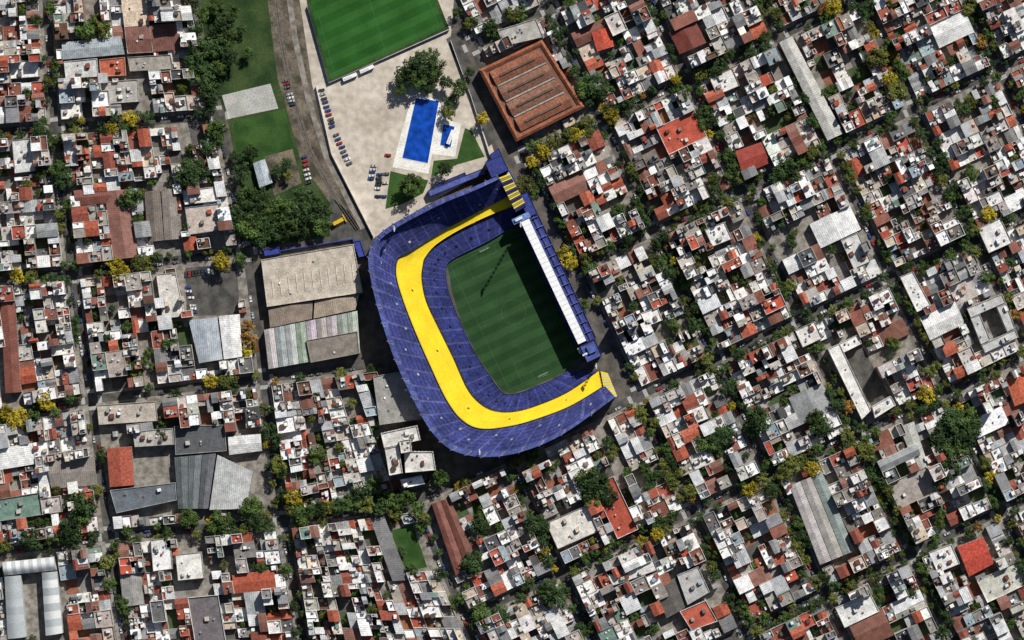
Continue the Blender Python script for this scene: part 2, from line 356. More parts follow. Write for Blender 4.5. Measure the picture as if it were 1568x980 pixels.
M_M=2.6
def block(nodes,hw=5.4,treep=.5,carp=.4):
    q0=ccw([W(a) for a in nodes]); q=inset(q0,hw)
    if dist(q[0],q[1])<dist(q[1],q[2]): q=q[1:]+q[:1]
    rot=math.atan2(q[1][1]-q[0][1],q[1][0]-q[0][0])
    L=(dist(q[0],q[1])+dist(q[3],q[2]))/2; D=(dist(q[1],q[2])+dist(q[0],q[3]))/2
    sl=inset(q,-2.5); mb=MB(); prism(mb,sl,0,.13,(1,1,1),(1,1,1),0,0); mb.build('pavement',cen(q),rot,[G_PAVE])
    e=min(U(15,24),L*.3)/L
    def run(s0,t0,s1,t1,mode):
        tot=(s1-s0)*L if mode<2 else (t1-t0)*D; x=0
        while x<tot-.1:
            big=R()<.055; lw=U(6.5,12.) if not big else U(15,22)
            if tot-x-lw<6: lw=tot-x
            a,b=x/tot,(x+lw)/tot; x+=lw
            if mode==0: P=[bil(q,s0+(s1-s0)*a,t0),bil(q,s0+(s1-s0)*b,t0),bil(q,s0+(s1-s0)*b,t1),bil(q,s0+(s1-s0)*a,t1)]
            elif mode==1: P=[bil(q,s0+(s1-s0)*a,t1),bil(q,s0+(s1-s0)*b,t1),bil(q,s0+(s1-s0)*b,t0),bil(q,s0+(s1-s0)*a,t0)]
            elif mode==2: P=[bil(q,s0,t0+(t1-t0)*a),bil(q,s0,t0+(t1-t0)*b),bil(q,s1,t0+(t1-t0)*b),bil(q,s1,t0+(t1-t0)*a)]
            else: P=[bil(q,s1,t0+(t1-t0)*a),bil(q,s1,t0+(t1-t0)*b),bil(q,s0,t0+(t1-t0)*b),bil(q,s0,t0+(t1-t0)*a)]
            if R()<.03:
                c=cen(P)
                if not excl(c):
                    for _ in range(4): tree(c[0]+U(-3,3),c[1]+U(-6,6),U(2.8,4.6),random.choice(['dark','mid','olive']),'garden_tree')
                continue
            house(P,rot,big and mode<2 and lw<23)
    m=.5+U(-.04,.04)
    run(e,0,1-e,m,0); run(e,m,1-e,1,1); run(0,0,e,1,2); run(1-e,0,1,1,3)
    to=inset(q,-1.9); co=inset(q,-3.8)
    for i in range(4):
        tp=treep*U(.35,1.5); base=random.choice([None,None,None,'dark','mid','olive'])
        a,b=to[i],to[(i+1)%4]; l=dist(a,b); n=int(l/6.5)
        for k in range(n):
            if R()<tp:
                f=(k+.5+U(-.3,.3))/n; p=(a[0]+(b[0]-a[0])*f+U(-.6,.6),a[1]+(b[1]-a[1])*f+U(-.6,.6))
                if not excl(p): tree(p[0],p[1],U(2.4,5.2),base if R()<.5 else None)
        a,b=co[i],co[(i+1)%4]; l=dist(a,b); n=int(l/5.6); an=math.atan2(b[1]-a[1],b[0]-a[0])
        for k in range(2,n-2):
            if R()<carp:
                f=(k+.5)/n; p=(a[0]+(b[0]-a[0])*f,a[1]+(b[1]-a[1])*f)
                if not excl(p): car(p[0],p[1],an)

LN=[[(-125,-5),(70,-15),(300,-25)],[(-115,210),(84,196),(335,178)],[(-95,435),(110,418),(378,385)],
    [(-60,650),(140,612),(403,580)],[(-30,850),(166,822),(434,798)],[(0,1060),(200,1035),(470,1010)]]
for r in range(5):
    for c in range(2):
        block([LN[r][c],LN[r][c+1],LN[r+1][c+1],LN[r+1][c]],treep=.5)
block([(403,580),(585,556),(668,748),(434,798)],treep=.5)
block([(434,798),(636,772),(742,1012),(470,1012)],treep=.6)
UL=[626,757,902,1055,1195,1340,1480]; VL=[-20,180,370,558,747,965,1160,1360,1560]
def vis(q): 
    xs=[a[0] for a in q]; ys=[a[1] for a in q]; return max(xs)>-60 and min(xs)<1630 and max(ys)>-60 and min(ys)<1040
for i in range(len(UL)-1):
    for j in range(len(VL)-1):
        q=[Q(UL[i],VL[j]),Q(UL[i+1],VL[j]),Q(UL[i+1],VL[j+1]),Q(UL[i],VL[j+1])]
        if vis(q): block(q,treep=.58)
for u0,u1 in ((243,405),(405,626)):
    for v0,v1 in ((965,1160),(1160,1360)):
        q=[Q(u0,v0),Q(u1,v0),Q(u1,v1),Q(u0,v1)]
        if vis(q): block(q,treep=.65)

# ------------------------------------------------------------------ ground, roads, crossings
mb=MB(); mb.face([(-9000,-9000,0),(9000,-9000,0),(9000,9000,0),(-9000,9000,0)],(1,1,1)); mb.build('ground',mats=[G_EARTH])
def road(pts,z,hw=3.0,mat=G_ASPH,name='road'):
    P=[W(a) for a in pts]; mb=MB(); L=[];Rr=[]
    for i,p in enumerate(P):
        a=P[max(0,i-1)]; b=P[min(len(P)-1,i+1)]; l=dist(a,b); nx,ny=-(b[1]-a[1])/l,(b[0]-a[0])/l
        L.append((p[0]+nx*hw,p[1]+ny*hw,z)); Rr.append((p[0]-nx*hw,p[1]-ny*hw,z))
    for i in range(len(P)-1): mb.face([Rr[i],Rr[i+1],L[i+1],L[i]],(1,1,1))
    mb.build(name,mats=[mat])
def cross(c,d1,d2):
    mb=MB(); x,y=W(c)
    for d,e in ((d1,d2),(d2,d1)):
        for s in (1,-1):
            for k in range(-3,4):
                cx,cy=x+d[0]*s*6.0+e[0]*k*.8,y+d[1]*s*6.0+e[1]*k*.8
                p=[(cx+d[0]*a*1.4+e[0]*b*.21,cy+d[1]*a*1.4+e[1]*b*.21,.018) for a,b in ((-1,-1),(1,-1),(1,1),(-1,1))]
                mb.face(p,(1,1,1))
    mb.build('crosswalk',mats=[M_PAINT])
for r in range(1,5): road(LN[r],.004)
road([(434,798),(636,772),Q(405,965),Q(626,965)],.0045)
road([(403,580),(585,556),(600,560)],.0045)
for c in range(3): road([LN[r][c] for r in range(0 if c<2 else 1,6)],.008)
for v in VL[1:-1]: road([Q(626 if v!=1160 and v!=1360 else 243,v),Q(1500,v)],.005)
for u in UL[:-1]: road([Q(u,100),Q(u,1500)],.0095)
road([Q(243,965),Q(243,1400)],.0095); road([Q(405,965),Q(405,1400)],.0095)
d1=(math.cos(GA),math.sin(GA)); d2=(-math.sin(GA),math.cos(GA))
for u in UL[:-1]:
    for v in VL[2:-1]: cross(Q(u,v),d1,d2)
for r in range(1,5):
    for c in (1,2): cross(LN[r][c],(.99,.1),(-.12,.99))

# ------------------------------------------------------------------ park, railway, plaza
sheet('park_lawn',[(300,-60),(402,-60),(425,120),(462,250),(505,310),(508,362),(386,380),(350,190),(318,100)],.006,G_GRASS)
sheet('railway_ground',[(402,-60),(446,-60),(505,235),(575,350),(562,378),(508,362),(505,310),(462,250),(425,120)],.007,G_DIRT)
road([(438,-40),(452,60),(472,150),(500,240),(530,300),(556,350)],.013,2.0,G_PAVE,'access_road')
sheet('plaza',[(450,-60),(700,-60),(690,60),(735,165),(762,250),(600,345),(572,365),(505,235),(478,130)],.010,G_CONC)
sheet('asphalt_yard',[(505,300),(560,345),(575,372),(556,392),(505,372)],.012,G_ASPH)
sheet('concrete_court',[(340,146),(414,128),(426,166),(350,182)],.016,ground_mat('court_concrete',(.36,.36,.33),(.46,.45,.42),.1,1))
sheet('lawn',[(358,186),(436,166),(452,236),(412,250),(362,240)],.018,G_LAWN)
sheet('gravel_yard',[(405,240),(448,228),(462,280),(420,300)],.022,G_DIRT)
sheet('asphalt_lane',[(683,60),(745,20),(770,36),(706,62),(724,100),(760,215),(748,225),(714,130)],.014,G_ASPH)
mb=MB(); tpx0=[(418,-40),(430,60),(446,140),(474,230),(512,300),(548,352)]; tp=[W(a) for a in tpx0]
road(tpx0,.012,1.9,G_BALL,'railway_ballast')
for i in range(len(tp)-1):
    a,b=tp[i],tp[i+1]; l=dist(a,b); dx,dy=(b[0]-a[0])/l,(b[1]-a[1])/l
    n=int(l/1.2)
    for k in range(n):
        x,y=a[0]+dx*k*1.2,a[1]+dy*k*1.2
        prism(mb,[(x-dy*1.3-dx*.15,y+dx*1.3-dy*.15),(x+dy*1.3-dx*.15,y-dx*1.3-dy*.15),(x+dy*1.3+dx*.15,y-dx*1.3+dy*.15),(x-dy*1.3+dx*.15,y+dx*1.3+dy*.15)],0,.12,(.05,.04,.03),(.05,.04,.03))
    for s in (-.84,.84):
        prism(mb,[(a[0]-dy*(s-.06),a[1]+dx*(s-.06)),(b[0]-dy*(s-.06),b[1]+dx*(s-.06)),(b[0]-dy*(s+.06),b[1]+dx*(s+.06)),(a[0]-dy*(s+.06),a[1]+dx*(s+.06))],.12,.28,(.2,.12,.08),(.45,.42,.38))
mb.build('railway_track')
tpx=[(470,-40),(480,26),(507,121),(681,42),(664,-2),(640,-60)]
sheet('grass_verge',[(464,-40),(473,26),(503,127),(688,44),(669,-4),(645,-60)],.020,G_GRASS)
sheet('training_pitch',tpx,.026,M_PITCH2,GA)
def line(mb,a,b,w=.09,z=.04):
    l=dist(a,b); nx,ny=-(b[1]-a[1])/l*w/2,(b[0]-a[0])/l*w/2
    mb.face([(a[0]-nx,a[1]-ny,z),(b[0]-nx,b[1]-ny,z),(b[0]+nx,b[1]+ny,z),(a[0]+nx,a[1]+ny,z)],(1,1,1))
mb=MB()
for a,b in (((512,112),(672,40)),((488,24),(512,112)),((590,78),(560,-20)),((672,40),(655,-5))): line(mb,W(a),W(b),.12)
mb.build('pitch_line_marking',mats=[M_TPAINT])
def fence(name,pts,h,c,z=0,w=.15):
    mb=MB(); P=[W(a) for a in pts]
    for i in range(len(P)-1):
        a,b=P[i],P[i+1]; l=dist(a,b); nx,ny=-(b[1]-a[1])/l*w/2,(b[0]-a[0])/l*w/2
        prism(mb,[(a[0]-nx,a[1]-ny),(b[0]-nx,b[1]-ny),(b[0]+nx,b[1]+ny),(a[0]+nx,a[1]+ny)],z,h,c,c,PLAIN,PLAIN)
        for k in range(int(l/4)+1):
            x,y=a[0]+(b[0]-a[0])*k*4/l,a[1]+(b[1]-a[1])*k*4/l; cyl(mb,x,y,z,h+.3,.12,c)
    mb.build(name)
fence('perimeter_wall',[(470,10),(503,128),(688,46)],2.6,(.03,.05,.22))
fence('perimeter_wall',[(484,132),(508,236),(572,362)],2.6,(.6,.58,.55),w=.5)
fence('perimeter_wall',[(690,62),(722,150),(750,238)],2.6,(.5,.5,.48),w=.4)
sheet('pool_terrace',[(628,158),(640,146),(675,152),(674,178),(706,190),(697,240),(662,236),(656,266),(601,256),(612,212)],.05,ground_mat('white_paving',(.66,.64,.58),(.8,.78,.72),.12,1.,lo=.85))
def pool(px):
    p=[W(a) for a in px]; mb=MB(); p=ccw(p); o=inset(p,-.35)
    for i in range(len(p)):
        a,b,c,d=o[i],o[(i+1)%len(p)],p[(i+1)%len(p)],p[i]
        mb.face([(*a,.2),(*b,.2),(*c,.2),(*d,.2)],(.8,.8,.76),0); mb.face([(*a,.05),(*b,.05),(*b,.2),(*a,.2)],(.8,.8,.76),0); mb.face([(*c,.2),(*d,.2),(*d,.05),(*c,.05)],(.8,.8,.76),0)
    mb.face([(x,y,.1) for x,y in p],(1,1,1),1); mb.build('swimming_pool',mats=[M_PLAIN,M_WATER])
pool([(637,150),(672,155),(655,250),(616,242)]); pool([(679,190),(696,194),(690,226),(674,222)])
sheet('lawn',[(598,262),(656,276),(648,296),(618,312),(590,320)],.055,G_LAWN)
sheet('lawn',[(712,196),(722,200),(742,240),(700,252),(660,272),(664,246),(700,243)],.058,G_LAWN)
for x,y,r,p in [(620,118,8,'dark'),(645,98,9,'dark'),(667,108,8,'mid'),(640,125,7,'mid'),(682,128,6,'dark'),(702,134,7,'mid'),(690,155,5,'dark'),(615,138,5,'mid'),(660,88,6,'dark'),(633,284,9,'mid'),(683,258,5.5,'dark'),(688,172,5,'olive'),(655,135,5,'dark'),(628,100,6,'dark'),(652,115,7,'dark'),
  (310,25,6,'mid'),(300,70,7,'mid'),(318,78,8,'dark'),(315,105,8,'dark'),(318,132,7,'dark'),(345,35,7,'dark'),(350,60,8,'mid'),(352,88,7,'dark'),(330,50,6,'dark'),(300,118,6,'mid'),(335,10,6,'mid'),(372,45,4,'dark'),(380,80,4,'mid'),(322,150,7,'dark'),(298,95,7,'dark'),(335,105,6,'mid'),(300,45,6,'dark'),(295,10,6,'dark'),(335,80,7,'dark'),(360,20,5,'mid'),
  (333,200,8,'mid'),(318,225,6,'dark'),(384,235,6,'dark'),(370,262,7,'dark'),(378,300,8,'mid'),(392,322,8,'dark'),(382,348,8,'mid'),(412,345,8,'dark'),(442,342,8,'mid'),(470,330,8,'dark'),(492,348,7,'mid'),(462,300,7,'dark'),(430,318,8,'mid'),(405,300,6,'dark'),(482,312,7,'dark'),(450,322,7,'dark'),(368,325,6,'dark'),(440,270,4,'olive'),(395,340,7,'mid'),(495,325,7,'dark'),(425,262,5,'dark'),(430,355,7,'dark'),(460,352,7,'dark'),(415,322,7,'mid'),(400,362,7,'dark'),(360,240,5,'dark'),(438,250,5,'dark'),
  (485,697,7,'mid'),(572,742,7,'mid'),(592,765,7.5,'mid'),(540,768,7,'mid'),(562,772,7,'olive'),(465,785,8,'mid'),(492,776,7,'dark'),(612,770,7,'mid'),(640,778,6,'mid'),(676,732,7,'mid'),(518,775,6,'dark'),(650,792,5,'olive'),(550,755,6,'dark'),(580,780,6,'dark'),(625,760,6,'mid'),
  (335,802,9,'mid'),(385,775,8,'mid'),(396,800,7,'dark'),(290,792,7,'mid'),(450,780,6,'olive'),(725,858,8,'dark'),(820,802,9,'dark'),(912,742,11,'dark'),(895,735,8,'mid'),(930,760,8,'dark'),(905,765,7,'mid'),(830,825,6,'dark'),
  (1455,645,10,'dark'),(1480,640,9,'mid'),(1440,672,9,'dark'),(1452,712,9,'dark'),(1475,668,9,'dark'),(1460,690,9,'mid'),(1438,735,7,'dark'),(1490,655,7,'dark'),(1205,262,9,'dark'),(1190,270,7,'dark'),(1095,672,9,'dark'),(1110,665,7,'dark'),(1160,640,9,'dark'),(1256,652,8,'dark'),(1280,622,6,'dark'),(1080,680,7,'mid'),(1150,655,7,'mid'),(1245,640,7,'mid'),
  (860,392,7.5,'yellow'),(873,402,5,'yellow'),(342,402,7,'yellow'),(30,422,6,'yellow'),(48,425,6,'olive'),(186,416,7,'yellow'),(213,400,6,'olive'),(30,642,8,'yellow'),(12,632,6,'yellow'),(348,580,8,'olive'),(325,585,6,'yellow'),(384,520,6,'orange'),(380,500,5,'orange'),(377,540,5,'yellow'),(935,180,6,'yellow'),(850,218,7,'olive'),(832,232,6,'yellow'),(868,210,6,'olive'),(1372,140,7,'olive'),(1362,122,6,'yellow'),(1342,92,8,'olive'),(1212,710,7,'olive'),(1242,716,6,'yellow'),(1150,750,6,'yellow'),(1168,735,6,'olive'),(1198,725,7,'olive'),(884,208,6,'yellow'),(740,182,5,'yellow'),(75,615,7,'yellow'),(1275,12,7,'yellow'),(1415,605,7,'yellow'),(1300,690,7,'olive'),(1320,690,7,'olive'),(1512,330,6,'yellow'),(905,125,9,'dark'),(920,140,8,'dark'),(895,138,7,'mid'),(700,20,4,'mid'),(750,40,5,'dark'),(785,22,6,'olive'),(800,15,5,'mid'),(720,110,4,'dark'),(805,285,7,'olive'),(815,295,6,'mid'),(1190,20,5,'olive'),(895,465,4,'mid'),
  (98,275,8,'dark'),(92,262,7,'mid'),(290,268,9,'dark'),(305,262,8,'dark'),(205,300,7,'mid'),(190,310,6,'dark'),(200,182,7,'yellow'),(130,50,7,'mid'),(160,45,6,'olive'),(108,812,9,'dark'),(52,825,9,'dark'),(130,770,9,'dark'),(125,790,8,'mid'),(165,860,6,'olive'),(120,845,6,'dark'),(740,945,8,'mid'),(765,940,8,'dark'),(850,912,9,'dark'),(835,905,7,'dark'),(350,600,5,'olive'),(430,710,7,'olive'),(450,760,7,'yellow'),(60,200,6,'dark'),(1045,150,6,'dark'),(1070,112,6,'olive'),(735,805,7,'dark'),(738,785,5,'mid'),(630,870,5,'mid'),(615,845,4,'dark')]:
    X,Y=W((x,y)); tree(X+U(-.8,.8),Y+U(-.8,.8),r*U(.92,1.06),p,'broadleaf_tree')
    if r>7.5:
        for _ in range(2): tree(X+U(-6,6),Y+U(-6,6),r*.5,p if p!='yellow' else 'olive','broadleaf_tree')
def cars(a,b,n,ang,jit=.3,p=.85):
    for k in range(n):
        if R()<p:
            f=k/(n-1); x,y=W((a[0]+(b[0]-a[0])*f,a[1]+(b[1]-a[1])*f)); car(x+U(-jit,jit),y+U(-jit,jit),ang+U(-.05,.05))
cars((492,138),(508,188),9,math.radians(14),p=.95); cars((509,194),(535,250),10,math.radians(20),p=.95); cars((572,254),(568,278),6,0); cars((582,256),(578,300),9,0); cars((594,238),(588,300),10,0,p=.6)
cars((466,240),(476,300),10,.3,p=.9); cars((436,118),(448,160),9,.2); cars((538,258),(556,300),8,.4,p=.5)
cars((285,420),(350,412),14,1.6); cars((288,440),(298,478),8,0)
for a,b in (((536,118),(.4)),((562,106),(.42)),((690,210),(1.2))):
    mb=MB(); L,w=10.5,1.3
    prism(mb,[(-L/2,-w),(L/2-.3,-w),(L/2,-w+.4),(L/2,w-.4),(L/2-.3,w),(-L/2,w)],.4,3.0,(.75,.75,.75),(.8,.8,.8),PLAIN,PLAIN)
    prism(mb,[(-L/2+1,-.6),(L/2-4,-.6),(L/2-4,.6),(-L/2+1,.6)],3.01,3.3,(.6,.6,.6),(.65,.65,.65),PLAIN,PLAIN)
    for s in (-1,1):
        mb.face([(-L/2+.4,s*(w+.01),1.5),(L/2-.5,s*(w+.01),1.5),(L/2-.5,s*(w+.01),2.5),(-L/2+.4,s*(w+.01),2.5)],(0,0,0),GL)
        for x in (-3.2,3.4):
            A=[(x+.48*math.cos(.6283*i),s*(w+.03),.48+.48*math.sin(.6283*i)) for i in range(10)]; mb.face(A,(.02,.02,.02),PLAIN)
    o=mb.build('parked_bus'); x,y=W(a); o.location=(x,y,.03); o.rotation_euler=(0,0,b)
mb=MB(); yc=(.65,.42,.02)
for s in (-1.3,1.3): prism(mb,[(-2.6,s-.35),(2.6,s-.35),(2.6,s+.35),(-2.6,s+.35)],0,1.0,(.05,.05,.05),(.07,.07,.06))
prism(mb,[(-2.5,-.9),(3,-.9),(3,.9),(-2.5,.9)],.8,2.1,yc,yc,PLAIN,PLAIN); prism(mb,[(-2.2,-.85),(-.4,-.85),(-.4,.85),(-2.2,.85)],2.1,3.2,(.1,.1,.1),yc,GL,PLAIN)
prism(mb,[(3.5,-2),(3.9,-2.1),(3.9,2.1),(3.5,2)],.1,1.5,yc,yc,PLAIN,PLAIN); prism(mb,[(3,-.9),(3.5,-.9),(3.5,-.7),(3,-.7)],.6,.9,yc,yc); prism(mb,[(3,.7),(3.5,.7),(3.5,.9),(3,.9)],.6,.9,yc,yc)
o=mb.build('bulldozer'); x,y=W((517,340)); o.location=(x,y,.03); o.rotation_euler=(0,0,.5); o.scale=(1.5,1.4,1.2)

# ------------------------------------------------------------------ landmark buildings
def flatb(name,px,h,cw,ct,par=.7,mt=MAS,n=6,rot=GA,extra=None):
    p=ccw([W(a) for a in px]); mb=MB(); prism(mb,p,0,h,cw,ct,MAS,mt,par,.35)
    q=inset(p,1.)
    if n and len(p)==4: clutter(mb,q,h,n)
    for i in range(len(p)):
        a,b=p[i],p[(i+1)%len(p)]; l=dist(a,b); facade(mb,a,b,h,(b[1]-a[1])/l,-(b[0]-a[0])/l)
    if extra: extra(mb,p,h)
    return mb.build(name,cen(p),rot)
def rowsb(name,px,h,n,cw,cols,mt,rise=1.5,rot=GA,gap=.02,base=None):
    q=[W(a) for a in px]; mb=MB()
    if base: prism(mb,q,0,h,cw,base,MAS,MAS,.4,.3)
    for k in range(n):
        s=sub(q,(k+gap)/n,.04 if base else 0,(k+1-gap)/n,.96 if base else 1)
        c=cols[k%len(cols)]; c=tuple(x*U(.88,1.1) for x in c)
        gable(mb,s,h if base else 0,h+(.1 if base else 0),rise,cw,c,mt,1)
    return mb.build(name,cen(q),rot)
def hall():
    q=[W(a) for a in [(733,108),(830,62),(895,165),(790,218)]]; mb=MB(); tc=(.29,.105,.055); h=9
    out=ccw(q); inn=inset(out,3.6); mid=inset(out,1.8)
    for i in range(4):
        a,b=out[i],out[(i+1)%4]; mb.face([(*a,0),(*b,0),(*b,h),(*a,h)],(.4,.2,.13)); l=dist(a,b); facade(mb,a,b,h,(b[1]-a[1])/l,-(b[0]-a[0])/l)
        m0,m1=mid[i],mid[(i+1)%4]; n0,n1=inn[i],inn[(i+1)%4]
        n=14
        for k in range(n):
            f=U(.8,1.15); c2=tuple(x*f for x in tc); A,B_=lpp(a,b,k/n),lpp(a,b,(k+1)/n); C,D=lpp(m0,m1,k/n),lpp(m0,m1,(k+1)/n); E,F=lpp(n0,n1,k/n),lpp(n0,n1,(k+1)/n)
            mb.face([(*A,h),(*B_,h),(*D,h+1.4),(*C,h+1.4)],c2,TILE); mb.face([(*C,h+1.4),(*D,h+1.4),(*F,h),(*E,h)],c2,TILE)
    mb.face([(x,y,h-.6) for x,y in inn],(.20,.095,.065),MAS)
    qi=[bil(q,.05,.05),bil(q,.95,.05),bil(q,.95,.95),bil(q,.05,.95)]
    for k in range(4):
        t0,t1=.04+k*.24,.04+k*.24+.20; n=9
        for j in range(n):
            f=U(.85,1.15); c2=tuple(x*f for x in ((.24,.12,.08) if k in (1,2) else (.28,.11,.065)))
            s=sub(qi,.08+.84*j/n,t0,.08+.84*(j+1)/n-.002,t1); gable(mb,s,h-.6,h+.6,2.2,(.3,.2,.15),c2,TILE,0)
        if k<3: s=sub(qi,.09,t1+.006,.91,t1+.03); prism(mb,s,h-.6,h+.5,(.4,.36,.32),(.36,.32,.28))
        s=sub(qi,.2,t0+.085,.8,t0+.115); prism(mb,s,h+2.,h+3.2,(.12,.08,.06),(.13,.09,.07))
    mb.build('market_hall',cen(q),GA)
def lpp(a,b,t): return (a[0]+(b[0]-a[0])*t,a[1]+(b[1]-a[1])*t)
hall()
flatb('apartment_building',[(762,48),(820,30),(832,58),(772,72)],10,(.4,.38,.35),(.4,.38,.34),n=5)
LA=math.radians(9)
def wlines(mb,p,h):
    q=[W(a) for a in [(412,425),(548,398),(552,430),(416,458)]]
    for k in range(11): prism(mb,sub(q,.03+k*.09,.05,.035+k*.09,.95),h,h+.5,(.6,.55,.48),(.7,.66,.6))
flatb('warehouse',[(401,398),(542,374),(556,448),(410,470)],9,(.5,.46,.4),(.50,.44,.36),rot=LA,n=3,extra=wlines)
rowsb('warehouse',[(410,472),(552,450),(546,474),(413,502)],7,2,(.3,.25,.2),[(.27,.20,.17),(.36,.27,.22)],MX,1.2,LA)
rowsb('warehouse',[(405,505),(548,476),(552,540),(412,565)],8,9,(.35,.33,.3),[(.46,.45,.43),(.36,.35,.33)],MX,1.3,LA)
flatb('workshop',[(470,521),(548,507),(551,541),(477,555)],9.8,(.3,.27,.24),(.23,.20,.17),rot=LA,n=1)
fence('perimeter_wall',[(400,388),(430,384),(540,366),(560,400)],3,(.03,.05,.3),w=.6)
flatb('gatehouse',[(404,382),(428,378),(430,388),(406,392)],4,(.03,.05,.25),(.04,.06,.3),n=0); flatb('gatehouse',[(541,370),(552,368),(560,392),(550,394)],5,(.03,.05,.25),(.04,.06,.3),n=0)
flatb('apartment_building',[(572,576),(630,566),(652,640),(582,650)],12,(.35,.34,.32),(.30,.29,.27),rot=LA,n=6)
mb=MB()
for px,h in (([(585,662),(640,650),(645,672),(590,684)],28),([(591,685),(612,680),(618,722),(598,726)],28),([(620,690),(664,690),(668,718),(622,722)],23),([(613,673),(630,670),(632,689),(616,692)],32)):
    p=ccw([W(a) for a in px]); prism(mb,p,0,h,(.6,.57,.52),(.62,.6,.56),MAS,MAS,.9,.3); clutter(mb,inset(p,.8),h,4)
    for i in range(4):
        a,b=p[i],p[(i+1)%4]; l=dist(a,b); facade(mb,a,b,h,(b[1]-a[1])/l,-(b[0]-a[0])/l)
mb.build('apartment_tower',W((625,690)),LA)
rowsb('warehouse',[(661,771),(689,762),(724,842),(698,882)],7,2,(.25,.15,.12),[(.20,.085,.055),(.17,.075,.05)],MY,1.2)
LB=math.radians(4)
def mono(name,px,h,ct,mt=TILE,rise=2,rot=LB,al=1): 
    q=[W(a) for a in px]; mb=MB(); gable(mb,q,0,h,rise,(.4,.36,.32),ct,mt,al)
    for i in range(4):
        a,b=q[i],q[(i+1)%4]; l=dist(a,b); s=1 if area(q)>0 else -1; facade(mb,a,b,h,s*(b[1]-a[1])/l,-s*(b[0]-a[0])/l)
    mb.build(name,cen(q),rot)
for px,h,c,mt in BIG:
    rt=LB if px[0][0]<600 else GA
    if mt==0: flatb('apartment_building' if h>7 else 'workshop',px,h,wallcol(),c,rot=rt,n=random.randint(3,7))
    else: mono('warehouse',px,h,c,mt,1.2,rt,al=0 if dist(px[0],px[1])>dist(px[1],px[2]) else 1)
mono('school_building',[(165,686),(203,683),(207,742),(170,745)],9,(.36,.09,.055),al=1)
flatb('school_building',[(170,750),(270,738),(272,765),(180,785)],8,(.35,.35,.35),(.13,.15,.17),rot=LB,n=4)
flatb('school_building',[(205,660),(266,655),(268,680),(208,684)],8,(.4,.38,.35),(.42,.40,.36),rot=LB,n=5)
rowsb('warehouse',[(268,700),(332,694),(320,778),(274,778)],8,3,(.3,.3,.3),[(.13,.14,.15),(.17,.18,.19)],MX,1.6,LB)
mono('warehouse',[(334,696),(388,722),(378,778),(322,780)],8,(.48,.49,.48),MX,1.5)
flatb('warehouse',[(268,652),(345,650),(348,690),(270,696)],7,(.3,.3,.3),(.10,.105,.11),rot=LB,mt=MX,n=3)
mono('warehouse',[(350,668),(400,664),(402,690),(352,696)],7,(.62,.62,.6),MY,1.2,al=0)
flatb('warehouse',[(150,620),(240,614),(243,644),(153,650)],7,(.4,.36,.3),(.45,.40,.34),rot=LB,n=8)
sheet('asphalt_yard',[(284,410),(362,404),(368,482),(286,484)],.16,G_ASPH)
mono('warehouse',[(290,490),(334,486),(342,550),(306,556)],7,(.40,.44,.48),MX,1.6,al=1)
mono('warehouse',[(336,484),(368,481),(372,546),(344,550)],8,(.8,.8,.78),MY,1.2,al=1)
# vaulted (barrel-roofed) courtyard building
def barrel(mb,q,h,rise,c1,c2,along=0,ns=10,nb=12):
    a,b,c,d=q
    if along: a,b,c,d=b,c,d,a
    for s,e in ((a,b),(b,c),(c,d),(d,a)): mb.face([(*s,0),(*e,0),(*e,h),(*s,h)],(.5,.5,.48),MAS)
    q=[a,b,c,d]
    for i in range(nb):
        cc=c1 if i%2 else c2; f=U(.9,1.05); cc=tuple(x*f for x in cc)
        for k in range(ns):
            t0,t1=k/ns,(k+1)/ns; z0,z1=h+rise*math.sin(math.pi*t0),h+rise*math.sin(math.pi*t1)
            p0,p1,p2,p3=bil(q,i/nb,t0),bil(q,(i+1)/nb,t0),bil(q,(i+1)/nb,t1),bil(q,i/nb,t1)
            mb.face([(*p0,z0),(*p1,z0),(*p2,z1),(*p3,z1)],cc,PLAIN)
    for s in (0,1):
        mb.face([(*bil(q,s,k/ns),h+rise*math.sin(math.pi*k/ns)) for k in range(ns+1)],(.55,.55,.52),MAS)
mb=MB()
c1,c2=(.66,.67,.66),(.42,.45,.46)
barrel(mb,[W(a) for a in [(6,860),(84,852),(88,872),(9,880)]],9,2.8,c1,c2)
barrel(mb,[W(a) for a in [(9,882),(34,880),(42,974),(14,977)]],8.5,2.4,c2,(.36,.39,.40),1,nb=8)
barrel(mb,[W(a) for a in [(66,876),(89,874),(98,968),(72,972)]],8.5,2.4,c1,c2,1,nb=8)
mb.build('school_building',W((50,910)),LB); sheet('courtyard_paving',[(34,880),(66,876),(72,972),(42,974)],.17,G_PAVE)
mono('warehouse',[(96,66),(186,56),(192,84),(98,92)],7,(.36,.40,.42),MX,1.2,al=0); flatb('row_house',[(99,95),(150,90),(152,118),(102,121)],6,(.5,.5,.5),(.55,.55,.53),rot=LB,n=6); flatb('row_house',[(153,92),(192,88),(194,116),(155,118)],5,(.5,.3,.2),(.45,.12,.07),rot=LB,n=4)
mono('warehouse',[(1192,66),(1212,57),(1290,205),(1266,216)],8,(.50,.49,.45),MY,1.2,GA,al=1)
mb=MB()
for px in ([(1266,534),(1284,526),(1332,628),(1318,642)],[(1284,526),(1312,512),(1318,526),(1290,540)],[(1334,622),(1362,606),(1370,620),(1338,640)]):
    p=ccw([W(a) for a in px]); prism(mb,p,0,9,(.6,.58,.54),(.74,.72,.68),MAS,MAS,.7,.3); clutter(mb,inset(p,.6),9,3)
mb.build('school_building',W((1315,580)),GA); sheet('courtyard_paving',[(1290,540),(1318,526),(1362,606),(1334,622)],.17,G_ASPH)
mb=MB()
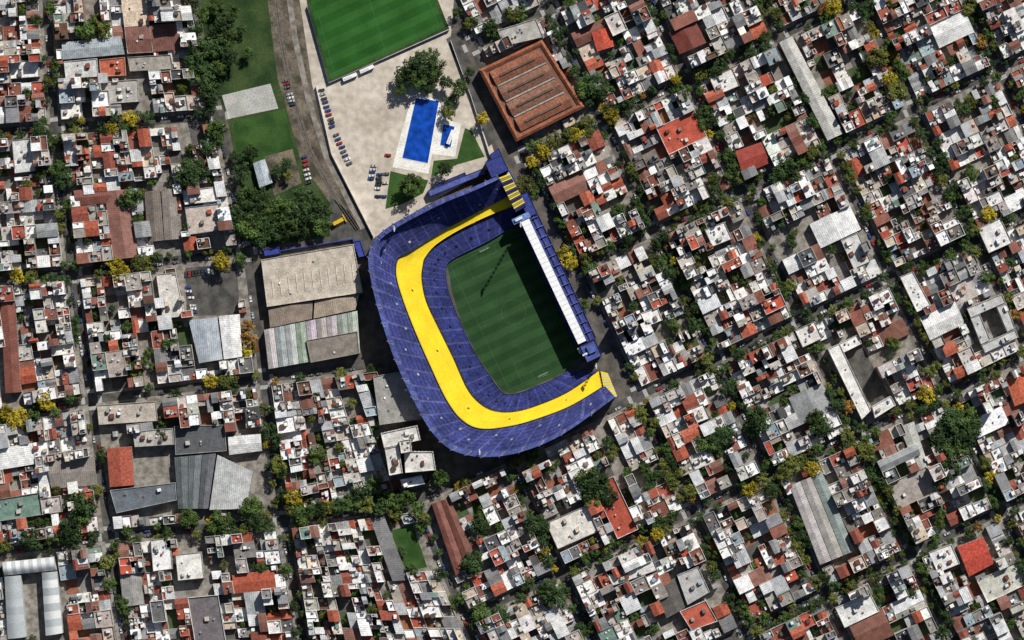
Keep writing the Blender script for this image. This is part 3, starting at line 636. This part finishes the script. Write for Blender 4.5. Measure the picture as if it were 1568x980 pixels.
for px in ([(1478,472),(1532,450),(1537,463),(1484,486)],[(1484,487),(1498,481),(1514,520),(1500,527)],[(1524,470),(1538,464),(1552,502),(1540,508)],[(1501,528),(1552,504),(1557,516),(1506,540)]):
    p=ccw([W(a) for a in px]); prism(mb,p,0,10,(.45,.44,.42),(.50,.50,.48),MAS,MAS,.7,.3); clutter(mb,inset(p,.6),10,2)
mb.build('school_building',W((1518,495)),GA); sheet('courtyard_paving',[(1498,481),(1524,470),(1540,508),(1514,520)],.17,G_PAVE)
mono('warehouse',[(1464,836),(1504,822),(1520,862),(1482,882)],8,(.46,.07,.045),TILE,1.6,GA,al=0)
mono('warehouse',[(1024,50),(1064,34),(1082,66),(1040,84)],8,(.17,.042,.028),MX,1.6,GA,al=1)
rowsb('warehouse',[(1208,744),(1258,722),(1308,842),(1254,864)],8,3,(.4,.4,.38),[(.46,.46,.44),(.38,.38,.35),(.28,.29,.29)],MY,1.0)
mono('warehouse',[(1376,654),(1398,645),(1420,712),(1404,722)],7,(.42,.42,.38),MY,1,GA,al=1)
flatb('market_hall',[(1036,880),(1068,866),(1086,905),(1052,925)],9,(.4,.4,.4),(.42,.41,.40),n=5); mono('warehouse',[(1004,905),(1034,884),(1054,926),(1020,946)],7,(.11,.10,.09),MX,1,GA)
flatb('warehouse',[(1040,935),(1080,918),(1098,950),(1058,964)],8,(.6,.6,.6),(.44,.10,.06),n=2,par=.9)
sheet('lawn',[(600,812),(632,802),(654,868),(608,880)],.16,G_LAWN); sheet('lawn',[(722,765),(745,772),(748,822),(728,816)],.16,G_LAWN)
mono('storage_shed',[(388,250),(406,244),(418,280),(398,288)],5,(.42,.48,.52),MX,1,GA,al=1)

# ------------------------------------------------------------------ stadium
S_BLUE=(.036,.046,.185); S_LB=(.07,.09,.26); S_YEL=(.88,.66,.03); S_DK=(.024,.03,.11)
ST=[((762,272),(783,298),(792,314),(786,346)),((722,290),(742,320),(750,330),(752,367)),((680,306),(698,343),(704,352),(722,382)),
((640,325),(662,364),(669,374),(700,393)),((603,345),(630,385),(652,393),(687,402)),((578,365),(611,396),(648,405),(683,412)),
((566,395),(607,420),(646,428),(684,432)),((572,440),(617,458),(653,462),(692,462)),((587,495),(637,510),(672,503),(708,500)),
((606,550),(659,560),(694,548),(730,545)),((632,607),(684,612),(716,596),(752,578)),((660,657),(708,643),(738,620),(768,600)),
((692,687),(738,656),(762,630),(780,604)),((738,698),(785,651),(795,629),(800,600)),((795,691),(830,638),(838,615),(822,591)),
((860,664),(875,620),(875,597),(845,582)),((941,607),(925,590),(916,568),(868,568))]
# rim height, tier foot height, back-wall height above the top row; north end exaggerated to shade its tiers
ZS=[(34,12,4),(36,12,4.5),(36,12,4.5),(35,12.5,4),(32,14,3),(28,15.5,2),(26,16.5,1.5),(25,16.5,1.5),(25,16.5,1.5),(25,16.5,1.5),(25,16.5,1.5),(24.5,16.5,1.5),(24,16.5,1.5),(24,16.5,1.5),(24,16.5,1.5),(24,16.5,1.5),(24,16.5,1.5)]  # opening stations: rim, rake and back wall made taller to cast shade
def crv(P,n=16):
    out=[]; m=len(P); K=len(P[0])
    for i in range(m-1):
        p0,p1,p2,p3=P[max(0,i-1)],P[i],P[i+1],P[min(m-1,i+2)]
        for k in range(n):
            t=k/n
            out.append(tuple(.5*((2*p1[j])+(-p0[j]+p2[j])*t+(2*p0[j]-5*p1[j]+4*p2[j]-p3[j])*t*t+(-p0[j]+3*p1[j]-3*p2[j]+p3[j])*t**3) for j in range(K)))
    out.append(P[-1]); return out
CO,CU,CY2,CB=[[W(p) for p in crv([s[k] for s in ST])] for k in range(4)]
ZZ=crv(ZS); NP=len(CO)
ZO=[z[0] for z in ZZ]; ZU=[z[1] for z in ZZ]; ZT=[z[0]-z[2] for z in ZZ]
lp=lpp
stad=bpy.data.objects.new('football_stadium',None); col.objects.link(stad)
def part(mb,name,mats=None,rot=0):
    o=mb.build(name,(0,0),rot,mats); o.parent=stad; return o
def tier(name,A,B,zA,zB,n,colf,aisle,every,ph=0,mat=SEAT,ends=True):
    mb=MB()
    for i in range(NP-1):
        ai=(i%every)==ph
        seg=random.uniform(.93,1.07) if mat==SEAT else random.uniform(.985,1.01)
        za=(zA[i]+zA[i+1])/2 if isinstance(zA,list) else zA; zb=(zB[i]+zB[i+1])/2 if isinstance(zB,list) else zB
        for k in range(n):
            t0,t1=k/n,(k+1)/n; z=za+(zb-za)*k/n; z2=za+(zb-za)*(k+1)/n if k<n-1 else z
            a,b,c,d=lp(A[i],B[i],t0),lp(A[i+1],B[i+1],t0),lp(A[i+1],B[i+1],t1),lp(A[i],B[i],t1)
            cc=aisle if ai else tuple(x*seg*(random.uniform(.8,1.3) if mat==SEAT and R()<.25 else 1) for x in colf(k))
            mb.face([(*a,z),(*b,z),(*c,z),(*d,z)],cc,mat)
            if z2!=z: mb.face([(*d,z),(*c,z),(*c,z2),(*d,z2)],cc,mat)
            if i in (0,NP-2):
                e,f=(a,d) if i==0 else (b,c); mb.face([(*e,0),(*f,0),(*f,z),(*e,z)],S_BLUE,MAS)
    return part(mb,name)
CO2=[lp(a,b,.16) for a,b in zip(CO,CU)]
GB=(.062,.068,.17)
def blue(k): return S_BLUE if k%3 else GB
tier('upper_tier',CO2,CU,ZT,ZU,20,blue,(.085,.095,.24),7)
CU2=[lp(a,b,.02) for a,b in zip(CU,CY2)]
tier('middle_tier',CU2,CY2,[z-2 for z in ZU],8.6,15,lambda k:S_YEL if k%5 else tuple(x*.95 for x in S_YEL),(.84,.63,.05),14,0,YELM)
CY3=[lp(a,b,.03) for a,b in zip(CY2,CB)]
tier('lower_tier',CY3,CB,6.2,1.4,14,lambda k:tuple(x*(.82 if k%4 else .62) for x in S_BLUE),(.055,.065,.18),7,3)
mb=MB()
for i in range(NP-1):
    a,b,c,d=CO[i],CO[i+1],CO2[i+1],CO2[i]; zt=(ZO[i]+ZO[i+1])/2; ztt=(ZT[i]+ZT[i+1])/2
    f=U(.75,1.25); cc=tuple(x*f for x in S_LB) if i%8 else (.17,.18,.30)
    mb.face([(*a,zt),(*b,zt),(*c,zt),(*d,zt)],cc,SEAT); mb.face([(*c,zt),(*d,zt),(*d,ztt-.1),(*c,ztt-.1)],S_BLUE,MAS)
    for k in range(7):
        z=k*zt/7; z3=(k+1)*zt/7; l=dist(a,b); nx,ny=(a[1]-b[1])/l,(b[0]-a[0])/l
        mb.face([(*a,z),(*b,z),(*b,z3),(*a,z3)],S_YEL if k in (3,) else S_BLUE,MAS)
        if i%2==0:
            ox,oy=nx*.05,ny*.05
            for sg in (1,-1): mb.face([(a[0]+sg*ox,a[1]+sg*oy,z+1.2),(b[0]+sg*ox,b[1]+sg*oy,z+1.2),(b[0]+sg*ox,b[1]+sg*oy,z+2.8),(a[0]+sg*ox,a[1]+sg*oy,z+2.8)],(0,0,0),GL)
    zu=(ZU[i]+ZU[i+1])/2
    for (A,zt2,zb,cc2) in ((CU,zu+.9,zu-2,S_BLUE),(CY2,9.3,6.2,S_YEL),(CB,2.2,0,S_BLUE)):
        e,f2=A[i],A[i+1]
        mb.face([(*e,zb),(*f2,zb),(*f2,zt2),(*e,zt2)],cc2,MAS)
part(mb,'outer_wall_and_rim')
mb=MB()
for i in range(0,NP-1,8):
    a,b=CO[i],CO[min(NP-1,i+1)]; l=dist(a,b); tx,ty=(b[0]-a[0])/l,(b[1]-a[1])/l; c=CU[i]; L=dist(a,c); ix,iy=(c[0]-a[0])/L,(c[1]-a[1])/L; zt=ZO[i]
    p=[(a[0]-tx*.4,a[1]-ty*.4),(a[0]+tx*.4,a[1]+ty*.4),(a[0]+tx*.4-ix*1.,a[1]+ty*.4-iy*1.),(a[0]-tx*.4-ix*1.,a[1]-ty*.4-iy*1.)]
    prism(mb,p,0,zt+.5,S_BLUE,(.12,.13,.28))
    e=lp(a,c,.15); q=[(e[0]-tx*.15-ix*2.2,e[1]-ty*.15-iy*2.2),(e[0]+tx*.15-ix*2.2,e[1]+ty*.15-iy*2.2),(e[0]+tx*.15,e[1]+ty*.15),(e[0]-tx*.15,e[1]-ty*.15)]
    prism(mb,q,zt+.02,zt+.5,(.2,.22,.4),(.24,.25,.36))
for i in range(6,NP-6,11):
    a,c=CO[i],CU[i]; b=CO[i+1]; l=dist(a,b); tx,ty=(b[0]-a[0])/l,(b[1]-a[1])/l; L=dist(a,c); ix,iy=(c[0]-a[0])/L,(c[1]-a[1])/L
    f=random.choice([.42,.48,.7]); e=lp(a,c,f); z=ZT[i]-(ZT[i]-ZU[i])*f
    q=[(e[0]-tx*.8,e[1]-ty*.8),(e[0]+tx*.8,e[1]+ty*.8),(e[0]+tx*.8+ix*1.6,e[1]+ty*.8+iy*1.6),(e[0]-tx*.8+ix*1.6,e[1]-ty*.8+iy*1.6)]
    prism(mb,q,z-3,z+.8,(.3,.3,.4),(.34,.35,.42) if R()<.6 else (.6,.6,.62))
    if i%3==0 and i>90:
        e=lp(CU[i],CY2[i],.55); q=[(e[0]-tx*.5,e[1]-ty*.5),(e[0]+tx*.5,e[1]+ty*.5),(e[0]+tx*.5+ix*1.,e[1]+ty*.5+iy*1.),(e[0]-tx*.5+ix*1.,e[1]-ty*.5+iy*1.)]
        prism(mb,q,8,(ZU[i]+8.6)/2,S_YEL,(.55,.45,.1))
    e=lp(CY2[i],CB[i],.5); q=[(e[0]-tx*.6,e[1]-ty*.6),(e[0]+tx*.6,e[1]+ty*.6),(e[0]+tx*.6+ix*1.2,e[1]+ty*.6+iy*1.2),(e[0]-tx*.6+ix*1.2,e[1]-ty*.6+iy*1.2)]
    prism(mb,q,2,4.8,S_DK,(.02,.02,.06))
part(mb,'buttresses_and_exits')
def uvp(l): return [W(Q(u,v)) for u,v in l]
mb=MB(); p=ccw(uvp([(425,640),(585,640),(585,895),(425,895)])); mb.face([(x,y,.02) for x,y in p],S_DK)
part(mb,'perimeter_track',[G_ASPH])
gp=[W(a) for a in [(685,405),(693,450),(709,500),(731,545),(752,576),(768,597),(782,602),(800,598),(822,589),(868,568)]]+uvp([(574,872),(574,648),(560,650)])
gp=ccw(gp); c0=cen(gp); mb=MB(); mb.face([(x,y,.03) for x,y in gp],(1,1,1)); o=mb.build('playing_field',c0,GA,[M_PITCH]); o.parent=stad
mb=MB()
def uline(a,b): line(mb,W(Q(*a)),W(Q(*b)),.09,.036)
u0,u1,v0,v1=452,566,662,872; um,vm=(u0+u1)/2,(v0+v1)/2
for a,b in (((u0,v0),(u1,v0)),((u1,v0),(u1,v1)),((u1,v1),(u0,v1)),((u0,v1),(u0,v0)),((u0,vm),(u1,vm))): uline(a,b)
for s,v in ((1,v0),(-1,v1)):
    for hw,dp in ((34,33),(16,11)):
        uline((um-hw,v),(um-hw,v+s*dp)); uline((um-hw,v+s*dp),(um+hw,v+s*dp)); uline((um+hw,v+s*dp),(um+hw,v))
for i in range(32):
    a,b=i*math.pi/16,(i+1)*math.pi/16; uline((um+19*math.cos(a),vm+19*math.sin(a)),(um+19*math.cos(b),vm+19*math.sin(b)))
part(mb,'line_markings',[M_TPAINT])
mb=MB()
for s,v in ((-1,v0),(1,v1)):
    for du in (-8,8): x,y=W(Q(um+du,v)); cyl(mb,x,y,.03,2.44,.07,(.8,.8,.8))
    a,b=W(Q(um-8,v)),W(Q(um+8,v)); c,d=W(Q(um-8,v+s*4)),W(Q(um+8,v+s*4))
    prism(mb,[a,b,lp(b,d,.06),lp(a,c,.06)],2.44,2.56,(.8,.8,.8),(.8,.8,.8),PLAIN,PLAIN)
    for k in range(9): prism(mb,[lp(a,b,k/9),lp(a,b,k/9+.006),lp(c,d,k/9+.006),lp(c,d,k/9)],1.9,1.93,(.7,.7,.7),(.7,.7,.7),PLAIN,PLAIN)
part(mb,'goals')
mb=MB()
B=lambda u0,v0,u1,v1,z0,z1,c,ct,mt=SEAT,par=0: prism(mb,uvp([(u0,v0),(u1,v0),(u1,v1),(u0,v1)]),z0,z1,c,ct,MAS,mt,par)
B(582,648,606,856,0,15,S_BLUE,S_BLUE,SEAT,.8)
for k in range(5):
    z=2+k*2.9; B(577.5,650,582,852,z,z+.35,(.4,.4,.42),(.4,.4,.42))
    for j in range(24): B(577.6,652+j*8.3,582,652.6+j*8.3,z+.35,z+1.3,S_YEL if k%2 else S_BLUE,S_BLUE)
for k in range(4): B(573+k*.9,652,573.9+k*.9,850,0,.5+k*.5,S_BLUE,S_BLUE)
for j in range(26):
    v=648+j*7.9; B(577,v+.15,591,v+7.75,17.6,18,(.75,.75,.75),(.84,.85,.84),PLAIN)
for j in range(13): B(592,650+j*16,605,650.8+j*16,15,17.2,(.10,.12,.3),(.12,.14,.32))
B(591.2,648,592.4,856,15,18.4,S_DK,S_LB)
B(596,648,600,856,15,15.7,S_BLUE,(.055,.07,.22))
B(578,857,603,884,0,17,S_BLUE,S_LB,SEAT,.8); B(586,862,598,874,17,19,S_BLUE,(.08,.12,.34)); B(573,858,577,868,0,14,(.5,.5,.52),(.55,.6,.66)); B(576,870,590,873,17,17.8,(.6,.6,.6),(.6,.62,.66))
B(566,638,594,647,0,16,S_BLUE,(.16,.24,.5)); B(570,640,582,644,16,17.5,(.4,.4,.42),(.55,.62,.75)); B(590,610,606,646,0,14,S_BLUE,S_BLUE,SEAT,.6)
part(mb,'box_stand')
mb=MB()
q=[W(a) for a in [(764,274),(780,268),(806,316),(790,326)]]
for k in range(20):
    t0,t1=k/20,(k+1)/20; z=28-13*t0; c=[S_YEL,(.40,.36,.2),S_YEL,S_BLUE,S_DK][k%5]
    prism(mb,sub(q,0,t0+.003,1,t1-.003),0,z,S_BLUE,c,MAS,YELM)
q=[W(a) for a in [(919,568),(930,571),(944,606),(927,612)]]
for k in range(10):
    t0,t1=k/10,(k+1)/10; prism(mb,sub(q,0,t0+.003,1,t1-.003),0,12+10*t0,S_BLUE,[S_YEL,(.65,.6,.4)][k%2],MAS,YELM)
for px,h,c in (([(743,250),(768,239),(779,262),(753,274)],24,S_BLUE),([(750,238),(764,228),(768,238),(754,247)],16,S_BLUE),([(655,292),(740,258),(744,266),(659,301)],5,S_LB),([(664,284),(712,264),(715,270),(667,291)],4,S_DK),
               ([(780,262),(790,282),(784,286),(775,268)],18,(.3,.32,.45))):
    prism(mb,[W(a) for a in px],0,h,S_BLUE,c,MAS,SEAT,.5)
part(mb,'stair_wings_and_towers')
mb=MB()
for (px,py,h) in ((797,346,46),(912,560,26),(606,352,38),(735,690,30)):
    x,y=W((px,py)); zb=12
    for dx,dy in ((-.6,-.6),(.6,-.6),(.6,.6),(-.6,.6)): cyl(mb,x+dx,y+dy,zb,h,.12,(.5,.5,.52),n=5)
    for z in range(zb,h,3): prism(mb,[(x-.6,y-.6),(x+.6,y-.6),(x+.6,y+.6),(x-.6,y+.6)],z,z+.12,(.5,.5,.52),(.5,.5,.52),PLAIN,PLAIN)
    ca,sa=math.cos(GA+1.2),math.sin(GA+1.2)
    for r in range(3):
        p=[(x+ca*a*2.-sa*b*.3,y+sa*a*2.+ca*b*.3) for a,b in ((-1,-1),(1,-1),(1,1),(-1,1))]; prism(mb,p,h+r*.9,h+r*.9+.7,(.6,.6,.62),(.6,.6,.62),PLAIN,PLAIN)
part(mb,'floodlight_masts')

# ------------------------------------------------------------------ light, sky, camera
EL=math.radians(41); hx,hy=.50,.866
d=Vector((math.cos(EL)*hx,math.cos(EL)*hy,math.sin(EL))).normalized()
s=bpy.data.lights.new('sun','SUN'); s.energy=5.0; s.angle=math.radians(.5); s.color=(1,.965,.91)
so=bpy.data.objects.new('sun',s); so.rotation_euler=d.to_track_quat('Z','Y').to_euler(); so.location=(0,0,500); col.objects.link(so)
w=bpy.data.worlds.new('World'); bpy.context.scene.world=w; w.use_nodes=True; nt=w.node_tree
sk=nt.nodes.new('ShaderNodeTexSky'); sk.sky_type='NISHITA'; sk.sun_disc=False; sk.sun_elevation=EL; sk.sun_rotation=math.atan2(hx,hy)
nt.links.new(sk.outputs[0],nt.nodes['Background'].inputs[0]); nt.nodes['Background'].inputs[1].default_value=.05
H=3000
c=bpy.data.cameras.new('camera'); c.sensor_width=36; c.lens=36*H/(1568*SC); c.clip_start=10; c.clip_end=30000
co=bpy.data.objects.new('camera',c); co.location=(0,0,H); col.objects.link(co); bpy.context.scene.camera=co
vs=bpy.context.scene.view_settings; vs.view_transform='Standard'; vs.look='None'; vs.exposure=0
print('TREES',NT,'OBJ',len(bpy.data.objects))
